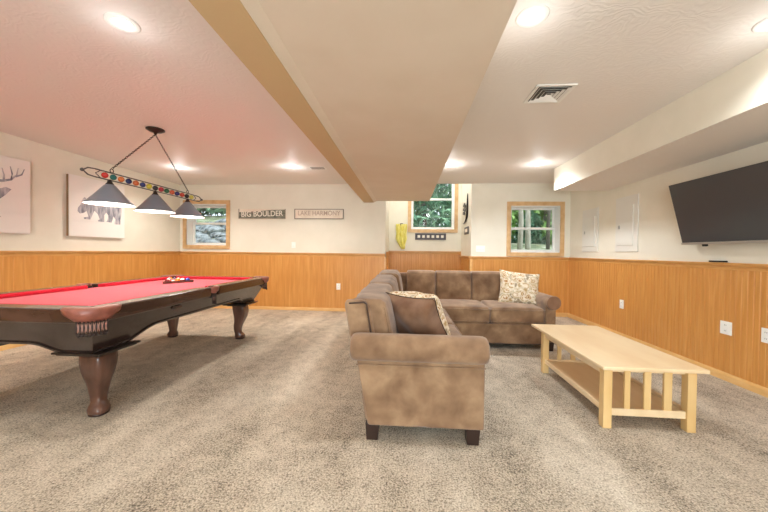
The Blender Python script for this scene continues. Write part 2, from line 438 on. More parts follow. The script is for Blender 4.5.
t = thing('ceiling_vent', 'white square four-way ceiling air vent near the right soffit', 'vent', (1.17, 2.79, ZC))
m = MB(); s = .155
for a, b, c, d in ((-s,s,-s,-s+.025),(-s,s,s-.025,s),(-s,-s+.025,-s+.025,s-.025),(s-.025,s,-s+.025,s-.025)): m.box(a,b,c,d,-.008,.0)
m.build('frame', M['white'], t, bevel=.002)
m = MB(); m.box(-s+.02,s-.02,-s+.02,s-.02,-.002,0); m.build('backing', M['slot'], t)
for k in range(4):
    a = .125-k*.031; m = MB()
    for rot in range(4):
        ca, sa = cos(rot*pi/2), sin(rot*pi/2)
        pts = [(-a, a, -.014), (a, a, -.014), (a-.016, a-.016, -.002), (-a+.016, a-.016, -.002)]
        m.add([(p[0]*ca-p[1]*sa, p[0]*sa+p[1]*ca, p[2]) for p in pts], [(0,1,2,3)])
    m.build('louver', M['white'], t)
t = thing('ceiling_vent', 'small white slotted ceiling vent beside the far left downlight', 'vent', (-1.45, 5.08, ZC))
m = MB(); m.box(-.13,.13,-.08,.08,-.007,0); m.build('frame', M['white'], t, bevel=.002)
for k in range(4):
    m = MB(); m.box(-.11,.11,-.06+k*.034,-.045+k*.034,-.0085,-.006); m.build('slot', M['slot'], t)

# ------------------------------------------------------------------ wall plates
def plate(name, label, cat, pos, face, w=.075, h=.12, kind='outlet'):
    """face: 'back' (y-), 'right' (x-)"""
    rz = {'back': 0, 'right': -pi/2}[face]
    t = thing(name, label, cat, pos, rz)
    m = MB(); m.box(-w/2, w/2, -.007, 0, -h/2, h/2); m.build('cover_plate', M['plate'], t, bevel=.002)
    if kind == 'outlet':
        for s in (-1, 1):
            m = MB(); m.box(-.017, .017, -.010, -.006, s*.027-.014, s*.027+.014); rc = m.build('receptacle', M['plate'], t, bevel=.001)
            m = MB()
            for q in (-1, 1): m.box(q*.007-.0015, q*.007+.0015, -.0112, -.0095, s*.027-.005, s*.027+.006)
            m.build('slot', M['slot'], rc)
    elif kind == 'switch':
        k = max(1, round(w/.055)); k = 1 if w < .1 else 3
        for i in range(k):
            x = (i-(k-1)/2)*.046
            m = MB(); m.prism([(-.007,-.033),(-.013,.0),(-.009,.033),(-.006,.033),(-.006,-.033)], 0, x-.016, x+.016); m.build('rocker', M['plate'], t)
    return t
plate('wall_switch', 'small white light switch on the cream wall left of the alcove', 'light switch', (-2.29, YB, 1.315), 'back', .08, .12, 'switch')
plate('wall_outlet', 'white outlet low on the oak wainscot between pool table and sofa', 'outlet', (-1.36, YB-.015, .495), 'back', .08, .125)
plate('wall_switch', 'wide white switch plate above the rail behind the sofa', 'light switch', (1.42, YB, 1.28), 'back', .17, .12, 'switch')
plate('wall_outlet', 'white outlet on the right wainscot, farthest from the camera behind the coffee table', 'outlet', (XR-.015, 4.80, .49), 'right', .08, .125)
plate('wall_outlet', 'white outlet on the right wainscot, middle one below the television', 'outlet', (XR-.015, 3.30, .505), 'right', .11, .125)
plate('wall_outlet', 'white outlet on the right wainscot cut by the right picture edge', 'outlet', (XR-.015, 2.95, .52), 'right', .08, .125)

# ------------------------------------------------------------------ electrical panels on right wall
def panel(label, y0, y1, z0, z1):
    t = thing('breaker_panel', label, 'electrical panel', (XR, (y0+y1)/2, z0), -pi/2)
    w = y1-y0; h = z1-z0
    # local x runs towards -y after rotation
    m = MB(); m.box(-w/2, w/2, -.014, 0, 0, h); m.build('cover', M['wallpanel'], t, bevel=.004)
    m = MB(); m.box(-w/2+.06, w/2-.08, -.024, -.012, .09, h-.13); d = m.build('door', M['wallpanel'], t, bevel=.003)
    m = MB(); m.box(-w/2+.085, -w/2+.115, -.032, -.022, h*.42, h*.42+.05); m.build('latch', M['silver'], d, bevel=.002)
    return t
M['wallpanel'] = mat('panel_paint', '#e4e1d8', .45)
panel('flush grey-white breaker panel with latch, nearer the television', 4.52, 4.98, 1.24, 2.02)
panel('flush grey-white breaker panel close to the room corner', 5.42, 5.88, 1.24, 1.96)

# ------------------------------------------------------------------ television
tv = thing('television', 'large black flat television tilted downward on the right wall', 'television', (XR, 3.08, 1.315), -pi/2)
tilt = Matrix.Rotation(radians(14), 4, 'X')  # top towards the room (local -y)
def T(mb_, off):
    mb_.v = [tuple((Matrix.Translation(off) @ tilt) @ Vector(v)) for v in mb_.v]; return mb_
off = Vector((0, -.09, 0)); HW = .64; HH = .66
m = MB(); m.box(-HW, HW, -.0, .035, 0, HH); T(m, off).build('housing', M['black'], tv, bevel=.004)
m = MB(); m.box(-HW+.008, HW-.008, -.003, .001, .022, HH-.008); T(m, off).build('screen', M['screen'], tv)
m = MB(); m.box(-HW, HW, -.012, .0, 0, .022); T(m, off).build('bottom_bezel', M['silver'], tv, bevel=.002)
m = MB(); m.box(-.40, -.355, -.012, .01, -.022, .004); T(m, off).build('sensor_bar', M['black'], tv, bevel=.003)
m = MB(); m.box(-.2, .2, -.09, -.0, .15, .19); m.box(-.2, .2, -.09, 0, .42, .46); m.box(-.16,-.12,-.1,0,.1,.5); m.box(.12,.16,-.1,0,.1,.5); m.build('wall_mount', M['black'], tv)
rc = MB(); rc.rbox((0,0,.009), (.02,.08,.008), .006); tag(rc.build('remote_control', M['black'], loc=(XR-.024, 3.39, ZR+.014)), 'slim black remote control lying on the chair rail under the television', 'remote control')

# ------------------------------------------------------------------ signs
def text_mesh(txt, size, material, name, parent, loc, rx=pi/2, extr=.002, ry=0, sx=1):
    cu = bpy.data.curves.new('lettering', 'FONT'); cu.body = txt; cu.size = size; cu.extrude = extr
    cu.align_x = 'CENTER'; cu.align_y = 'CENTER'; cu.offset = size*.012
    o = bpy.data.objects.new('tmp', cu); COL.objects.link(o)
    bpy.context.view_layer.update(); dg = bpy.context.evaluated_depsgraph_get(); me = bpy.data.meshes.new_from_object(o.evaluated_get(dg))
    COL.objects.unlink(o); bpy.data.objects.remove(o)
    me.materials.clear(); me.materials.append(material)
    n = bpy.data.objects.new(name, me); COL.objects.link(n); n.parent = parent; n.location = loc; n.rotation_euler = (rx, ry, 0); n.scale = (sx, 1, 1)
    return n
M['signgreen'] = nmat('weathered_green_grey', '#63665a', '#8d8b78', 10, (1,1,3), .7)
M['signpale'] = nmat('pale_board', '#e4d5c0', '#efe4d3', 6, rough=.7)
M['signframe'] = mat('grey_frame', '#8f8272', .7)
M['letterw'] = mat('white_letter', '#eee8da', .6)
M['letterp'] = mat('faded_letter', '#c2ab98', .6)
t = thing('wall_sign', 'weathered green wooden sign lettered BIG BOULDER on the back wall', 'sign', (-2.945, YB, 1.943))
m = MB(); m.box(-.49,.49,-.02,0,-.1,.1); m.build('board', M['signpale'], t, bevel=.003)
m = MB(); m.prism([(-.485,-.085),(.485,-.085),(.485,.085),(.2,.08),(-.05,.055),(-.485,.03)], 1, -.023, -.018); m.build('painted_field', M['signgreen'], t)
m = MB(); m.box(-.49,.49,-.026,-.018,-.1,-.088); m.box(-.49,-.478,-.026,-.018,-.1,.1); m.box(.478,.49,-.026,-.018,-.1,.1); m.build('border', M['signframe'], t)
text_mesh('BIG BOULDER', .155, M['letterw'], 'lettering', t, (.0, -.026, -.005), ry=radians(-1.5), sx=.9)
t = thing('wall_sign', 'pale framed wooden sign lettered LAKE HARMONY on the back wall', 'sign', (-1.77, YB, 1.943))
m = MB(); m.box(-.485,.485,-.018,0,-.092,.092); m.build('board', M['signpale'], t)
m = MB(); m.box(-.5,.5,-.03,0,-.1,-.088); m.box(-.5,.5,-.03,0,.088,.1); m.box(-.5,-.488,-.03,0,-.088,.088); m.box(.488,.5,-.03,0,-.088,.088); m.build('frame', M['signframe'], t)
text_mesh('LAKE HARMONY', .13, M['letterp'], 'lettering', t, (0, -.02, .012), sx=.88)

# alcove plaque, hanging yellow cloth, side wall art
M['plaque'] = mat('dark_grey_plaque', '#57545a', .6)
t = thing('wall_plaque', 'narrow dark plaque with pale characters under the alcove window', 'sign', (.54, YA, 1.565))
m = MB(); m.box(-.355,.355,-.02,0,-.075,.075); m.build('board', M['plaque'], t, bevel=.003)
for k in range(6):
    m = MB(); x = -.27+k*.108
    m.rbox((x, -.021, 0), (.03, .004, .03), .004, inner=3); m.build('pale_character', M['letterw'], t)
m = MB()
rows = []
for j in range(13):
    z = 0-.58*j/12; wdt = .135 if j < 8 else .135*(1-(j-7)*.13)
    rows.append([( -.0+wdt*(i/12*2-1)*(.95+.05*sin(j)) + (.01*max(0,j-8)), -.035+.022*sin(i*1.7+j*.1), z) for i in range(13)])
vs = [p for r in rows for p in r]; fs = [(j*13+i, j*13+i+1, (j+1)*13+i+1, (j+1)*13+i) for j in range(12) for i in range(12)]
back = [(x, y+.008, z) for x, y, z in vs]; n = len(vs)
fs2 = [tuple(n+q for q in f[::-1]) for f in fs]
edge = [(i, i+1, n+i+1, n+i) for i in range(12)]+[(12*13+i+1, 12*13+i, n+12*13+i, n+12*13+i+1) for i in range(12)]
edge += [((j+1)*13, j*13, n+j*13, n+(j+1)*13) for j in range(12)]+[(j*13+12, (j+1)*13+12, n+(j+1)*13+12, n+j*13+12) for j in range(12)]
m.add(vs+back, fs+fs2+edge, 0, True)
t = thing('hanging_cloth', 'yellow pleated cloth hanging on the alcove wall left of the window', 'cloth', (-.135, YA, 1.85))
m.build('cloth', M['yellow'], t)
m = MB(); m.box(-.03,.03,-.03,0,-.03,.02); m.build('hook', M['greybronze'], t, bevel=.003)

t = thing('metal_wall_art', 'dark curved metal ornament with grey leaves on the alcove side wall', 'wall art', (XA1, 6.85, 2.05), pi/2)
# local x runs along +y, local y = -x world(into wall is -?)
m = MB(); pth = []
for k in range(15):
    a = k/14
    if a < .5: pth.append((-.20+.03*a, .02, .36-.72*a))
    else:
        b = (a-.5)/.5*pi*.55; pth.append((-.185+.42*(1-cos(b)), .02, .0-.22*sin(b)))
m.tube(pth, [.008+.013*sin(pi*k/14) for k in range(15)], 8); m.build('curved_bar', M['bronze'], t)
for k in range(7):
    a = k*.9; c = Vector((.12+.13*cos(a)*(.5+k*.07), .03, .08+.1*sin(a)))
    m = MB(); m.rbox(tuple(c), (.06,.008,.028), .007, inner=3); m.build('leaf', M['greybronze'], t)
t = thing('small_wall_sign', 'small dark grey framed sign below the metal ornament on the alcove side wall', 'sign', (XA1, 6.78, 1.66), pi/2)
m = MB(); m.box(-.2,.2,0,.02,-.075,.075); m.build('board', M['greybronze'], t, bevel=.003)
m = MB(); m.box(-.15,.12,.018,.024,-.035,.035); m.build('pale_panel', M['signpale'], t)

# ------------------------------------------------------------------ canvases on the left wall
def canvas(label, y0, y1, z0, z1):
    # local x runs towards +y seen from room: rotation pi/2 -> local x = +y, local y = -x ; room side = -local y
    t = thing('canvas_print', label, 'picture', (XL+.001, (y0+y1)/2, z0), pi/2)
    w = (y1-y0)/2; h = z1-z0
    m = MB(); m.box(-w+.004, w-.004, -.038, 0, .004, h-.004); m.build('stretcher', M['canvasside'], t)
    nb = 4
    m = MB()
    for k in range(nb):
        m.box(-w, w, -.046, -.036, k*h/nb+.005, (k+1)*h/nb-.005)
    m.box(-w, w, -.041, -.036, 0, h)
    m.build('shiplap_face', M['canvas'], t)
    return t, w, h
def silhouette(name, pts, t, w, h, d=-.0475, material=None):
    m = MB(); q = [(-w+2*w*u, h*v) for u, v in pts]
    m.prism(q, 1, d, -.0455)
    return m.build(name, material or M['ink'], t)
cv, w, h = canvas('square white shiplap picture of a walking grey bear, behind the lamp', 4.10, 4.97, 1.37, 2.23)
bear = [(.17,.50),(.13,.44),(.12,.38),(.16,.34),(.22,.36),(.27,.40),(.30,.30),(.22,.275),(.23,.25),(.33,.25),(.36,.32),(.40,.42),(.46,.37),(.50,.27),(.46,.25),(.47,.23),(.58,.23),(.58,.36),(.62,.42),(.66,.36),(.64,.26),(.62,.24),(.72,.23),(.76,.36),(.80,.30),(.78,.22),(.80,.205),(.90,.21),(.90,.30),(.92,.42),(.93,.52),(.89,.60),(.80,.65),(.68,.65),(.56,.63),(.46,.66),(.38,.67),(.30,.63),(.26,.62),(.24,.645),(.21,.62),(.19,.57)]
silhouette('bear_figure', [(u+.01, .065+v*.93) for u, v in bear], cv, w, h)
cv, w, h = canvas('square white shiplap picture of an antlered grey deer head at the left picture edge', 2.78, 3.645, 1.37, 2.26)
deer = [(.50,.24),(.57,.30),(.64,.42),(.72,.50),(.78,.58),(.72,.60),(.66,.57),(.62,.62),(.56,.63),(.44,.63),(.38,.62),(.34,.57),(.28,.60),(.22,.58),(.28,.50),(.36,.42),(.43,.30)]
silhouette('deer_figure', deer, cv, w, h)
def antler(sg):
    m = MB()
    def br(pts, r0, r1):
        n = len(pts); m.tube([(-w+2*w*(.5+sg*(u-.5)), -.0475, h*v) for u, v in pts], [(r0+(r1-r0)*i/(n-1)) for i in range(n)], 6)
    br([(.56,.6),(.62,.66),(.70,.68),(.78,.71),(.84,.78),(.86,.88)], .022, .006)
    br([(.70,.68),(.70,.76),(.68,.84)], .014, .005)
    br([(.78,.71),(.79,.79),(.77,.88)], .013, .005)
    br([(.83,.76),(.90,.80),(.93,.88)], .012, .005)
    br([(.62,.66),(.60,.73),(.62,.79)], .012, .005)
    for i, v in enumerate(m.v): m.v[i] = (v[0], -.046+(v[1]+.0475)*.06, v[2])
    m.build('antler', M['ink'], cv)
antler(1); antler(-1)
m = MB(); m.box(-w+2*w*.60, -w+2*w*.66, -.0475, -.0455, h*.20, h*.215); m.build('ink_mark', M['ink'], cv)

# ------------------------------------------------------------------ pool table
PT = thing('pool_table', 'dark walnut pool table with red felt and leather pockets', 'pool table', (-2.71, 3.165, 0), radians(.9))
HX, HY, ZT = .735, 1.32, .82
# playing surface
m = MB(); m.box(-HX+.13, HX-.13, -HY+.13, HY-.13, .74, .785); m.build('felt_bed', M['felt'], PT)
# rails : four sides split by side pockets
RW = .125
def rail_piece(x0, x1, y0, y1): 
    m = MB(); m.box(x0, x1, y0, y1, .725, ZT); return m.build('rail', M['poolrail'], PT, bevel=.012, seg=3)
pr = .10
for s in (-1, 1):
    xa, xb = sorted((s*(HX-RW), s*HX))
    rail_piece(xa, xb, -HY+pr, -.07); rail_piece(xa, xb, .07, HY-pr)
    ya, yb = sorted((s*(HY-RW), s*HY))
    rail_piece(-HX+pr, HX-pr, ya, yb)
# cushions
def cushion(p0, p1, n):
    """triangular felt cushion from p0 to p1 with inward normal n"""
    m = MB(); d = (Vector(p1)-Vector(p0)).normalized(); N_ = Vector(n)
    a, b = Vector(p0), Vector(p1); w_ = .05
    def ring(p, q): return [tuple(Vector((p.x,p.y,ZT-.002))), tuple(Vector((p.x,p.y,.775))), tuple(Vector((q.x,q.y,.79))), tuple(Vector((q.x,q.y,ZT-.008)))]
    m.loft([ring(a, a+N_*w_+d*.035), ring(b, b+N_*w_-d*.035)], smooth=False)
    # felt covered top strip of rail
    m2 = MB(); o_ = -N_*.03
    return m.build('cushion', M['cushionfelt'], PT)
ix, iy = HX-RW, HY-RW
for s in (-1, 1):
    cushion((s*ix, -iy+.05), (s*ix, -.065), (-s,0)) if s > 0 else cushion((s*ix, -iy+.05), (s*ix, -.065), (1,0))
    cushion((s*ix, .065), (s*ix, iy-.05), (-s,0))
    cushion((-ix+.05, s*iy), (ix-.05, s*iy), (0,-s))
# sights
for s in (-1, 1):
    for k in (1,2,3,5,6,7):
        m = MB(); y = -HY+2*HY*k/8; m.lathe([(.006,0),(.006,.0015)], (s*(HX-.05), y, ZT-.0005), 10); m.build('sight', M['inlay'], PT)
# apron: one body round the table, curved lower edge, slanting inwards going down
ax, ay = HX-.035, HY-.035
peri = []
def edge_pts(n, L_, zmid):
    out = []
    for i in range(n):
        u = i/n; e = min(u, 1-u)*2*L_
        f = max(0, min(1, (e-.24)/(.36 if L_ > 1 else .26))); f = f*f*(3-2*f)
        out.append((u, .488+(zmid-.488)*f))
    return out
for (sx0, sy0, sx1, sy1, L_, zm, n) in ((1,-1,1,1,ay,.582,60),(1,1,-1,1,ax,.555,34),(-1,1,-1,-1,ay,.582,60),(-1,-1,1,-1,ax,.555,34)):
    for u, z in edge_pts(n, L_, zm): peri.append((sx0+(sx1-sx0)*u, sy0+(sy1-sy0)*u, z))
def ring_at(dz_in, zf):
    out = []
    for px, py, zb in peri:
        z = zf(zb); q = .50*max(0, .725-z)+dz_in
        out.append((px*(ax-q), py*(ay-q), z))
    return out
m = MB(); m.loft([ring_at(.04, lambda z: .73), ring_at(0, lambda z: .73), ring_at(0, lambda z: z), ring_at(.03, lambda z: z), ring_at(.04, lambda z: .73)], smooth=False, cap=False)
ap_ = m.build('apron', M['pooldark'], PT)
m = MB(); m.loft([ring_at(-.001, lambda z: z+.016), ring_at(-.010, lambda z: z+.012), ring_at(-.010, lambda z: z-.002), ring_at(.012, lambda z: z-.006), ring_at(.012, lambda z: z+.012)], smooth=False, cap=False)
m.build('apron_moulding', M['pooldark'], ap_)
m = MB(); m.rbox((HX-.046, -.50, .692), (.008, .055, .012), .005, inner=3); m.build('badge', M['espresso'], PT)
m = MB(); m.box(-HX+.1, HX-.1, -HY+.1, HY-.1, .66, .735); m.build('slate_frame', M['pooldark'], PT)
# legs
LX, LY = .475, 1.015
for sx in (-1, 1):
    for sy in (-1, 1):
        m = MB(); cx, cy = sx*LX, sy*LY
        for h_, z0, z1 in ((.172, .480, .492), (.155, .468, .480), (.118, .456, .468)): m.box(cx-h_, cx+h_, cy-h_, cy+h_, z0, z1)
        m.box(cx-.085, cx+.085, cy-.085, cy+.085, .50, .68)
        m.build('leg_block', M['poolblock'], PT, bevel=.003)
        m = MB(); rings = []
        prof = [(.46,.078,.0),(.42,.080,.003),(.36,.077,.006),(.30,.067,.005),(.24,.054,-.002),(.18,.045,-.012),(.13,.039,-.014),(.09,.042,-.011),(.07,.051,-.005),(.045,.060,.0),(.02,.058,.002),(.012,.05,.0),(0,.05,.0)]
        for z, r, o_ in prof:
            ring = []
            for i in range(32):
                a = 2*pi*i/32+pi/4; ex = .32
                q = 1/((abs(cos(a-pi/4))**12+abs(sin(a-pi/4))**12)**(1/12))  # squarish
                mixr = r*(1+(q-1)*(1 if z > .1 else .35))
                ring.append((cx+sx*o_*1.4+mixr*cos(a-pi/4), cy+sy*o_*1.4+mixr*sin(a-pi/4), z))
            rings.append(ring)
        m.loft(rings); lg = m.build('leg', M['poolleg'], PT)
        m = MB(); m.lathe([(.05,0),(.060,.004),(.062,.014),(.054,.02)], (cx, cy, 0), 20); m.build('foot_pad', M['espresso'], lg)
# pockets: leather shield with fringe
def arc_pocket(cx, cy, a0, a1, R_, r_in, name='corner_pocket'):
    am_ = name == 'corner_pocket'
    m = MB(); n = 20; rings = []
    for i in range(n+1):
        a = a0+(a1-a0)*i/n; ca, sa = cos(a), sin(a); e = abs(i/n-.5)*2
        drop = (.055 if am_ else .035)*max(0, 1-(e*1.25)**4)+.012
        R2 = R_+.012*(1-e**3)
        ring = []
        for r, z in ((r_in, ZT-.012), (r_in+.006, ZT+.004), (R2-.012, ZT+.006), (R2, ZT-.004), (R2-.008, ZT-.03-drop*.3), (R2-.035, ZT-.02-drop), (r_in+.01, ZT-.02-drop), (r_in, ZT-.04)):
            ring.append((cx+r*ca, cy+r*sa, z))
        rings.append(ring)
    m.loft(rings); p = m.build(name, M['leather'], PT)
    m = MB(); m.lathe([(r_in+.005, ZT-.02),(r_in, ZT-.07),(r_in*.7, ZT-.11),(.002, ZT-.125)], (cx, cy, 0), 20, cap=False); m.build('pocket_cup', M['black'], p)
    # woven fringe below
    am = (a0+a1)/2; m = MB(); m2 = MB()
    for k in range(-4, 5):
        a = am+k*.15; r = R_-.022
        x, y = cx+r*cos(a), cy+r*sin(a)
        a2 = am+(k+1)*.15; x2, y2 = cx+r*cos(a2), cy+r*sin(a2)
        zt, zb_ = ZT-.085, ZT-.155
        if k < 4:
            m2.tube([(x,y,zt),(x2,y2,zb_)], .0042, 6); m2.tube([(x2,y2,zt),(x,y,zb_)], .0042, 6)
            m.tube([(x,y,zb_),((x+x2)/2,(y+y2)/2,zb_-.02),(x2,y2,zb_)], .006, 6)
            m.sphere(((x+x2)/2,(y+y2)/2,zb_-.012), .010, 8, 6)
        m.tube([(x,y,zt+.01),(x,y,zb_-.012)], .0055, 6)
    m.build('fringe', M['fringe'], p); m2.build('fringe_glint_lattice', M['fringe2'], p)
for sx in (-1, 1):
    for sy in (-1, 1):
        am = math.atan2(sy, sx)
        arc_pocket(sx*(HX-.115), sy*(HY-.115), am-1.5, am+1.5, .15, .062)
    am = 0 if sx > 0 else pi
    arc_pocket(sx*(HX-.055), 0, am-1.5, am+1.5, .075, .05, 'side_pocket')

# rack and balls
BZ = .785; br_ = .0286
rk = thing('ball_rack', 'triangular wooden ball rack on the far part of the red felt', 'ball rack', (-2.93, 3.80, BZ), 0)
p0 = Vector((-2.885+2.93, 3.60-3.80)); p1 = Vector((-2.73+2.93, 3.90-3.80)); 
d = (p1-p0).normalized(); nrm = Vector((-d.y, d.x)); side = .345
p1 = p0+d*side; apex = (p0+p1)/2+nrm*side*.866; cen = (p0+p1+apex)/3
def tri(s): return [cen+(q-cen)*s for q in (p0, p1, apex)]
m = MB(); A_ = tri(1.04); B_ = tri(.94)
for i in range(3):
    a, b, c, e = A_[i], A_[(i+1) % 3], B_[(i+1) % 3], B_[i]
    m.add([(a.x,a.y,0),(b.x,b.y,0),(c.x,c.y,0),(e.x,e.y,0),(a.x,a.y,.03),(b.x,b.y,.03),(c.x,c.y,.03),(e.x,e.y,.03)],
          [(0,3,2,1),(4,5,6,7),(0,1,5,4),(2,3,7,6)])
m.build('rack_frame', M['poolleg'], rk)
bc = ['#f0d22a','#2346a0','#c22a2a','#5d2f7d','#e07a2a','#1f6e44','#7a2328','#161616','#f0d22a','#2346a0','#c22a2a','#7a46a0','#e07a2a','#1f6e44','#7a2328']
cn = ['yellow','blue','red','purple','orange','green','maroon','black','yellow striped','blue striped','red striped','purple striped','orange striped','green striped','maroon striped']
M['ivory'] = mat('ball_ivory', '#f4eede', .12, spec=.6)
k = 0; B2 = tri(.94); ap = B2[2]; dirx = d*(br_*2.03)
order = [0,9,11,3,7,12,8,5,13,2,6,10,4,14,1]
for row in range(5):
    for c in range(row+1):
        base_ = cen + (ap-cen)*(1-0)*.66
        p = base_ - nrm*row*br_*2*.868 + dirx*(c-row/2)
        idx = order[k]; k += 1
        bm_ = mat('ball_'+cn[idx].replace(' ', '_'), bc[idx], .12, spec=.6)
        m = MB(); R_ = br_; prof = [(max(1e-4, R_*sin(pi*q/12)), -R_*cos(pi*q/12)) for q in range(13)]
        m.lathe(prof, (0,0,0), 18)
        o = m.build('pool_ball', [bm_, M['ivory']], loc=(rk.location.x+p.x, rk.location.y+p.y, BZ+br_))
        if 'striped' in cn[idx]:
            for f in o.data.polygons:
                if abs(f.center.z) > br_*.55: f.material_index = 1
        o.rotation_euler = (random.uniform(-1,1), random.uniform(-1,1), random.uniform(0,3))
        tag(o, '%s pool ball in the triangular rack, %s' % (cn[idx], ['in the corner nearest the left wall','just right of the corner ball','in its middle row','next to its front row','in its front row along the rack side'][row]), 'pool ball', 'pool balls in the rack')

# ------------------------------------------------------------------ pool table lamp
LXc, LYc = -2.82, 3.40
PL = thing('billiard_lamp', 'three-shade hanging billiard lamp with coloured balls on its bar', 'hanging lamp', (LXc, LYc, 0))
m = MB(); m.lathe([(.001,ZC),(.09,ZC),(.09,ZC-.012),(.06,ZC-.03),(.02,ZC-.04),(.012,ZC-.06),(.001,ZC-.062)], n=28); m.build('canopy', M['bronze'], PL)
def chain(p, q):
    m = MB(); P, Q = Vector(p), Vector(q); L_ = (Q-P).length; n = int(L_/.026); dr_ = (Q-P).normalized()
    rot = dr_.to_track_quat('Z', 'Y')
    for i in range(n):
        c = P+dr_*(i+.5)*L_/n; fl = i % 2
        pts = []
        for j in range(9):
            a = 2*pi*j/8; v = Vector((0, .007*cos(a), .017*sin(a))) if fl else Vector((.007*cos(a), 0, .017*sin(a)))
            pts.append(c+rot@v)
        m.tube(pts, .0028, 5)
    return m.build('chain', M['bronze'], PL)
zbar = 1.885
chain((0,0,ZC-.06), (0,-.53,zbar+.075)); chain((0,0,ZC-.06), (0,.53,zbar+.075))
m = MB()
for s in (-1, 1):
    m.tube([(0,-.70,zbar+s*.036),(0,.70,zbar+s*.036)], .006, 8)
    for e in (-1, 1):
        m.tube([(0,e*.70,zbar+s*.036),(0,e*.76,zbar+s*.030),(0,e*.79,zbar+s*.010),(0,e*.80,zbar)], .006, 8)
        m.tube([(0,e*.64,zbar+s*.036),(0,e*.69,zbar),(0,e*.66,zbar-s*.02)], .004, 6)
for e in (-1, 1):
    m.sphere((0,e*.81,zbar), .015)
m.build('bar_frame', M['greybronze'], PL)
for e in (-1, 1):
    m = MB(); m.tube([(0,e*.53+.018*cos(2*pi*j/12),zbar+.057+.018*sin(2*pi*j/12)) for j in range(13)], .004, 6); m.build('hanging_ring', M['bronze'], PL)
bcol = ['#c0302a','#2b6a62','#d9763a','#27305f','#cf6a3a','#2c3568','#cdbf3c','#26262a','#a82a36','#235a3c','#c95a38','#282f66','#c04a38','#222226','#d0c25a']
names = ['red','teal','orange','navy','rust','blue','yellow','black','crimson','green','coral','indigo','brick','charcoal','straw']
for k in range(15):
    y = -.60+k*.0857
    m = MB(); m.sphere((0,y,zbar), .027, 16, 10); m.build('ball', mat('lamp_ball_'+names[k], bcol[k], .25), PL)
for yy in (-.55, 0, .53):
    m = MB(); m.lathe([(.001,-.055),(.018,-.055),(.022,-.075),(.034,-.09),(.03,-.095),(.001,-.096)][::-1], (0,yy,zbar+.015), 20)
    m.lathe([(.012,-.03),(.016,-.06)], (0,yy,zbar), 12)
    m.build('socket', M['bronze'], PL)
    m = MB()
    outer = [(.03,-.075),(.047,-.09),(.080,-.132),(.121,-.185),(.163,-.233),(.19,-.258),(.193,-.266)]
    inner = [(.188,-.265),(.159,-.236),(.117,-.188),(.076,-.136),(.043,-.094),(.026,-.085)]
    rings = [[(r*cos(2*pi*i/32), yy+r*sin(2*pi*i/32), zbar+z) for i in range(32)] for r, z in outer]
    m.loft(rings, 0, True, False)
    sh = m.build('lamp_shade', M['shade'], PL)
    m = MB(); rings = [[(r*cos(2*pi*i/32), yy+r*sin(2*pi*i/32), zbar+z) for i in range(32)] for r, z in [(.193,-.266)]+inner]
    m.loft(rings, 0, True, False); m.build('shade_lining', M['shadein'], sh)
    m = MB(); m.sphere((0,yy,zbar-.175), .034, 16, 10); m.lathe([(.014,-.15),(.014,-.09)], (0,yy,zbar), 12); m.build('bulb', M['bulb'], sh)
    l = bpy.data.lights.new('bulb_light', 'POINT'); l.energy = 5; l.shadow_soft_size = .035; l.color = (1,.93,.82)
    o = bpy.data.objects.new('bulb_light', l); COL.objects.link(o); o.location = (LXc, LYc+yy, zbar-.225)

# ------------------------------------------------------------------ coffee table
CT = thing('coffee_table', 'light maple coffee table with slatted ends and a lower shelf', 'coffee table', (1.668, 2.885, 0), radians(-.6))
tw, tl = .335, .645; ch = .445
m = MB(); m.box(-tw, tw, -tl, tl, ch-.025, ch); m.build('tabletop', M['maple'], CT, bevel=.008, seg=3)
m = MB(); lx, ly = .270, .5025; oy = -.0625
for s in (-1, 1):
    m.box(s*lx-.0125, s*lx+.0125, oy-ly, oy+ly, ch-.085, ch-.025)
m.box(-lx, lx, oy-ly-.0, oy-ly+.022, ch-.06, ch-.025); m.box(-lx, lx, oy+ly-.022, oy+ly, ch-.06, ch-.025)
m.build('apron', M['maple'], CT, bevel=.002)
for sx in (-1, 1):
    for sy in (-1, 1):
        m = MB(); cx, cy = sx*lx, oy+sy*ly; r = .028
        m.box(cx-r, cx+r, cy-r, cy+r, 0, ch-.025); m.build('leg', M['maplev'], CT, bevel=.004)
for s in (-1, 1):
    m = MB(); m.box(-lx+.02, lx-.02, oy+s*ly-.012, oy+s*ly+.012, .085, .135); m.build('end_stretcher', M['maple'], CT, bevel=.003)
    for k in (-1.0, 0, 1.0):
        m = MB(); m.box(k*.128-.022, k*.135+.022, oy+s*ly-.009, oy+s*ly+.009, .13, ch-.04); m.build('slat', M['maplev'], CT, bevel=.002)
    m = MB(); m.box(s*lx-.012, s*lx+.012, oy-ly+.02, oy+ly-.02, .10, .14); m.build('side_rail', M['maple'], CT, bevel=.003)
m = MB(); m.box(-lx+.012, lx-.012, oy-ly+.01, oy+ly-.01, .105, .122); m.build('lower_shelf', M['maple'], CT, bevel=.002)

# ------------------------------------------------------------------ sectional sofa
SF = thing('sectional_sofa', 'brown microsuede L-shaped sectional sofa with rolled arms', 'sofa', (0,0,0))
SU = M['suede']
X0, X1 = -.33, .49       # left section: back edge to seat front
Y0, Y1 = 1.97, 4.06      # arm face to inner corner
YF2 = 4.96               # rear of the far section
XE = 1.90                # outer right arm
